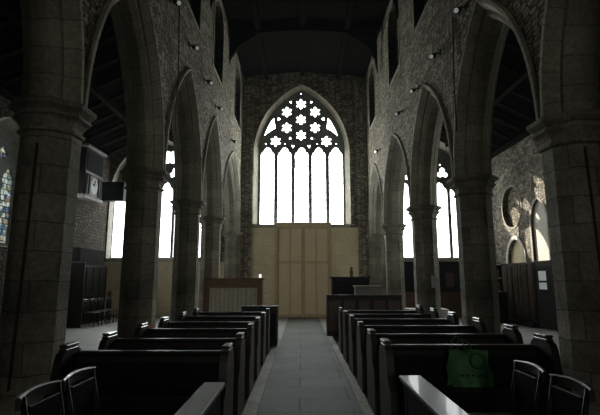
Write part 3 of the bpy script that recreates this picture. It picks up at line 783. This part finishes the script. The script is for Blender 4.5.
v = [(.372, .27*math.cos(2*PI*k/28), .46+.30*math.sin(2*PI*k/28)) for k in range(28)]; v2 = [(.355, y, z) for _, y, z in v]
b.add(v+v2, [tuple(range(28))]+[(k, (k+1)%28, 28+(k+1)%28, 28+k) for k in range(28)])
dl = b.build('dial', M['dial'], K)
b = MB(); b.bar((.38, 0, .46), (.38, .05, .66), .02, .02); b.bar((.38, 0, .46), (.38, -.12, .52), .025, .02); b.build('hands', M['black_metal'], dl)
b = MB(); b.box(.34, .36, -.62, .62, .95, 1.66, .01); b.build('upper_panel', M['panel_dark'], K)
b = MB(); b.box(-.505, .46, -.18, .18, -.38, .38, .02); o = b.build('timber_block', M['oak_black']); tag(o, 'black boxed timber over the left aisle window, behind the clock', 'beam', None, (-7.5, 18.1, 4.95))

# ------------------------------------------------------------------ right aisle: bookcase, curtain, notices, display board
K = thing('bookcase', 'dark wooden bookcase with white shelf edges in the right aisle', 'bookcase', (6.90, 16.4, 0))
b = MB(); b.box(-.32, .30, .0, .40, 0, 1.06); b.build('lower_cupboard', M['oak_black'], K)
b = MB(); b.box(-.30, .0, .30, .33, 1.06, 2.02); b.box(-.32, -.29, .04, .33, 1.06, 2.02); b.box(.16, .19, .04, .33, 1.06, 2.02); b.box(0,.16,.30,.33,1.06,2.02); b.build('upper_case', M['oak_black'], K)
for z in (1.06, 1.52, 2.0):
    b = MB(); b.box(-.29, .16, .02, .30, z, z+.028, .004); b.build('shelf', M['paper'], K)
n = 0
for z, nm in ((1.088, 'lower'), (1.548, 'upper')):
    x = 6.64
    for k in range(6):
        wd = .045+.02*R.random(); h = .28+.08*R.random()
        b = MB(); b.box(0, wd, .0, .19, 0, h, .004)
        o = b.build('book', BOOKS[n % 4]); n += 1
        tag(o, 'reddish book standing in a row on the %s shelf of the bookcase' % nm, 'book', 'books on the %s shelf' % nm, (x, 16.45, z)); x += wd+.006
K = thing('curtain', 'long dark brown curtain hanging along the right aisle wall', 'curtain', (7.52, 16.2, 0))
b = MB(); v = []; f = []; n = 90
for i in range(n+1):
    u = i/n; y = -1.45+2.9*u; x = .045*math.sin(i*.95)+.02*math.sin(i*.41)
    v += [(x, y, .12), (x*1.0, y+.015*math.sin(i*.3), .9), (x*.85, y, 2.0)]
for i in range(n):
    for j in range(2): f.append((3*i+j, 3*i+3+j, 3*i+4+j, 3*i+1+j))
b.add(v, f, smooth=True); o = b.build('curtain_cloth', M['curtain'], K)
md = o.modifiers.new('thickness', 'SOLIDIFY'); md.thickness = .012
b = MB(); b.bar((0,-1.5,2.03), (0,1.5,2.03), .06, .06); b.build('rail', M['oak_black'], K)
for y in (-1.47, 1.47):
    b = MB(); b.bar((0,y,0), (0,y,2.0), .06, .06); b.build('post', M['oak_black'], K)
b = MB(); b.box(-.25, .05, -1.3, 1.3, 0, .12); b.build('plinth', M['oak_black'], K)
K = thing('notice_board', 'black upright notice board beside the brown curtain in right aisle', 'notice board', (7.36, 14.15, 0))
b = MB(); b.box(0, .05, -.5, .52, .05, 2.02); b.build('board', M['panel_dark'], K)
b = MB(); b.box(-.02, .07, -.53, -.5, 0, 2.05); b.box(-.02, .07, .52, .55, 0, 2.05); b.box(-.02,.07,-.53,.55,2.02,2.06); b.build('frame', M['oak_black'], K)
for z, h, l in ((1.46, .29, 'upper'), (1.20, .20, 'lower')):
    b = MB(); b.box(0, .004, -.22, .22, 0, h); o = b.build('notice', M['paper']); tag(o, 'white paper notice on the black notice board, %s of two' % l, 'notice', None, (7.354, 14.22, z))
b = MB(); b.box(-.06, .06, 0, .004, 0, .29); o = b.build('notice', M['paper']); tag(o, 'narrow white paper notice fixed to the third column on the right', 'notice', None, (XR+.09, 11.4-.288, 1.30))
K = thing('display_board', 'black display board under the right aisle window', 'display board', (5.2, YW-.14, 0))
b = MB(); b.box(-1.25, 1.25, .02, .06, 1.06, 2.14); b.build('dark_panel', M['panel_dark'], K)
b = MB(); b.box(-1.3, 1.3, 0, .08, 2.14, 2.20); b.box(-1.3, 1.3, -.02, .08, 1.0, 1.06); 
for x in (-1.3, -.33, .30, 1.25): b.box(x, x+.05, 0, .08, 1.06, 2.14)
b.build('frame', M['rafter'], K)
b = MB(); b.box(-1.3, 1.3, .02, .08, .0, 1.0); b.build('lower_panel', M['oak_red'], K)
b = MB(); b.box(.62, .92, .012, .02, 1.2, 1.75); b.build('picture', M['picture'], K)
T = thing('table', 'small table beneath a white cloth in the right aisle', 'table', (3.38, 12.75, 0))
b = MB(); b.box(-.5, .5, -.3, .3, .68, .71); b.build('table_top', M['oak_dark'], T)
for sx in (-1, 1):
    for sy in (-1, 1): b = MB(); b.box(sx*.46-.025, sx*.46+.025, sy*.26-.025, sy*.26+.025, 0, .68); b.build('leg', M['oak_dark'], T)
b = MB(); v = []; f = []
loop = []
for k in range(81):
    q = k/80*4; s = int(min(q, 3.999)); u = q-s
    c = [(-.52,-.32),(.52,-.32),(.52,.32),(-.52,.32)]; p = c[s]; p2 = c[(s+1)%4]
    x = p[0]+(p2[0]-p[0])*u; y = p[1]+(p2[1]-p[1])*u
    g = .012*math.sin(k*1.7)
    v += [(x, y, .718), (x*(1.02)+g*(1 if s%2 else 0), y*1.03+g*(0 if s%2 else 1), .38)]
for k in range(80): f.append((2*k, 2*k+2, 2*k+3, 2*k+1))
b.add(v, f, smooth=True); b.box(-.52, .52, -.32, .32, .713, .72)
o = b.build('tablecloth', M['cloth_white']); tag(o, 'white cloth draped over the small table in the right aisle', 'tablecloth', None, (3.38, 12.75, 0))
K = thing('kneeler', 'small red cushion standing on end beside the second left column', 'kneeler', (-2.36, 7.25, 0))
b = MB(); b.box(-.05, .05, -.12, .12, .0, .62, .02) if False else b.box(-.05, .05, -.12, .12, .52, .80, .02); b.build('cushion', M['red_cloth'], K)
b = MB(); b.box(-.06, .06, -.13, .13, 0, .52, .005); b.build('stand', M['oak_black'], K)

# ------------------------------------------------------------------ spotlights, cables
def make_spot(label, group):
    """fixed to a wall behind -X, head faces +X and the far end"""
    t = thing('spotlight', label, 'spotlight', (0,0,0), 0, group)
    b = MB(); b.box(0, .02, -.05, .05, -.06, .06, .004); b.tube([(.01,0,0),(.10,0,0),(.12,0,-.04)], .014, 6); b.build('bracket', M['black_metal'], t)
    hd = Vector((.70, -.50, -.45)).normalized()
    p = Vector((.13, 0, -.05))
    b = MB(); b.tube([p-hd*.06, p-hd*.05, p+hd*.02, p+hd*.08], [.03,.045,.055,.06], 14); h = b.build('lamp_head', M['black_metal'], t)
    b = MB(); b.tube([p+hd*.07, p+hd*.09], [.042,.042], 14); b.build('lens', M['lens'], h)
    return t
names = ['nearest the camera', 'second from the camera', 'third from the camera', 'fourth from the camera', 'fifth and closest to the far wall']
first = None
for side, pos, x, rz in (('left', [(7.95,6.72),(9.5,6.63),(11.15,6.55),(12.7,6.44),(15.7,6.36)], XL+TH+.0, 0), ('right', [(7.1,6.03),(8.6,5.97),(10.3,5.96),(12.0,6.03),(15.6,5.98)], XR-TH, PI)):
    for (y, z), nm in zip(pos, names):
        lab = 'white-faced spotlight high on the %s arcade wall, %s' % (side, nm); g = 'spotlights on the %s wall' % side
        if side == 'left':
            if first is None: o = first = make_spot(lab, g)
            else: o = dup_thing(first, (0,0,0), 0, lab, g)
            o.location = (x, y, z)
        else:
            # mirror: head still points towards the camera end
            if pos[0] == (y, z): firstR = None
            if firstR is None:
                o = firstR = make_spot(lab, g)
                for c in [k for k in bpy.data.objects if k.parent == o]:
                    for mob in [c]+[k for k in bpy.data.objects if k.parent == c]:
                        for vv in mob.data.vertices: vv.co.x = -vv.co.x
                        mob.data.flip_normals()
            else: o = dup_thing(firstR, (0,0,0), 0, lab, g)
            o.location = (x, y, z)
def cable(pts, r, label):
    b = MB(); p0 = Vector(pts[0]); b.tube([Vector(p)-p0 for p in pts], r, 6); o = b.build('cable', M['cable']); tag(o, label, 'cable', None, p0)
cable([(XL+TH+.075, 8.5, 4.3), (XL+TH+.075, 8.5, 5.5), (XL+TH+.02, 8.5, 7.4)], .014, 'reddish cable running up the left arcade wall between second and third arches')
cable([(XR-TH-.075, 7.7, 4.05), (XR-TH-.075, 7.7, 5.0), (XR-TH-.02, 7.7, 6.2)], .014, 'reddish cable running up the right arcade wall above the second column')
cable([(XR+.02, COLS_R[0]-.295, .45), (XR+.0, COLS_R[0]-.295, 1.6), (XR-.03, COLS_R[0]-.295, 2.9)], .013, 'reddish cable down the front of the nearest right column')
cable([(XL-.02, COLS_L[0]-.295, .45), (XL+.0, COLS_L[0]-.295, 1.6), (XL+.02, COLS_L[0]-.295, 2.9)], .013, 'dark reddish cable down the front of the nearest left column')

# ------------------------------------------------------------------ light
wd = bpy.data.worlds.new('World'); scene.world = wd; wd.use_nodes = True
bg = wd.node_tree.nodes['Background']; bg.inputs[0].default_value = (.9,.95,1,1); bg.inputs[1].default_value = 1.0
vs = wd.node_tree.nodes.new('ShaderNodeVolumeScatter'); vs.inputs['Density'].default_value = .0005; vs.inputs['Anisotropy'].default_value = .65; vs.inputs['Color'].default_value = (.9,1,.98,1)
wd.node_tree.links.new(vs.outputs[0], wd.node_tree.nodes['World Output'].inputs['Volume'])
sl = bpy.data.lights.new('Sun through the aisle window', 'SPOT'); so = bpy.data.objects.new('Sun through the aisle window', sl); COL.objects.link(so)
sl.energy = 300000; sl.color = (1,.93,.80); sl.spot_size = math.radians(7.5); sl.spot_blend = .25; sl.shadow_soft_size = .05
tgt = Vector((7.8, 15.7, 3.75)); dr = Vector((1.9,-3.9,-2.25)).normalized(); so.location = tgt-dr*22
so.rotation_euler = dr.to_track_quat('-Z','Y').to_euler()
pl = bpy.data.lights.new('Farthest right spotlight', 'POINT'); po = bpy.data.objects.new('Farthest right spotlight', pl); COL.objects.link(po)
pl.energy = 2.2; pl.color = (1,.95,.82); pl.shadow_soft_size = .03; po.location = (XR-TH-.26, 15.5, 5.86)

# ------------------------------------------------------------------ camera
F = 460.0
cam = bpy.data.cameras.new('Camera'); co = bpy.data.objects.new('Camera', cam); COL.objects.link(co)
cam.sensor_width = 36; cam.sensor_fit = 'HORIZONTAL'; cam.lens = F/600*36
cam.shift_x = -1/600; cam.shift_y = -7.5/600; cam.clip_start = .05; cam.clip_end = 200
co.location = (0, 0, 1.5); co.rotation_euler = (PI/2+math.atan(79.3/460), 0, 0)
scene.camera = co
scene.view_settings.view_transform = 'Standard'; scene.view_settings.look = 'None'
scene.view_settings.gamma = 1; scene.view_settings.use_curve_mapping = False
scene.view_settings.exposure = 0.15
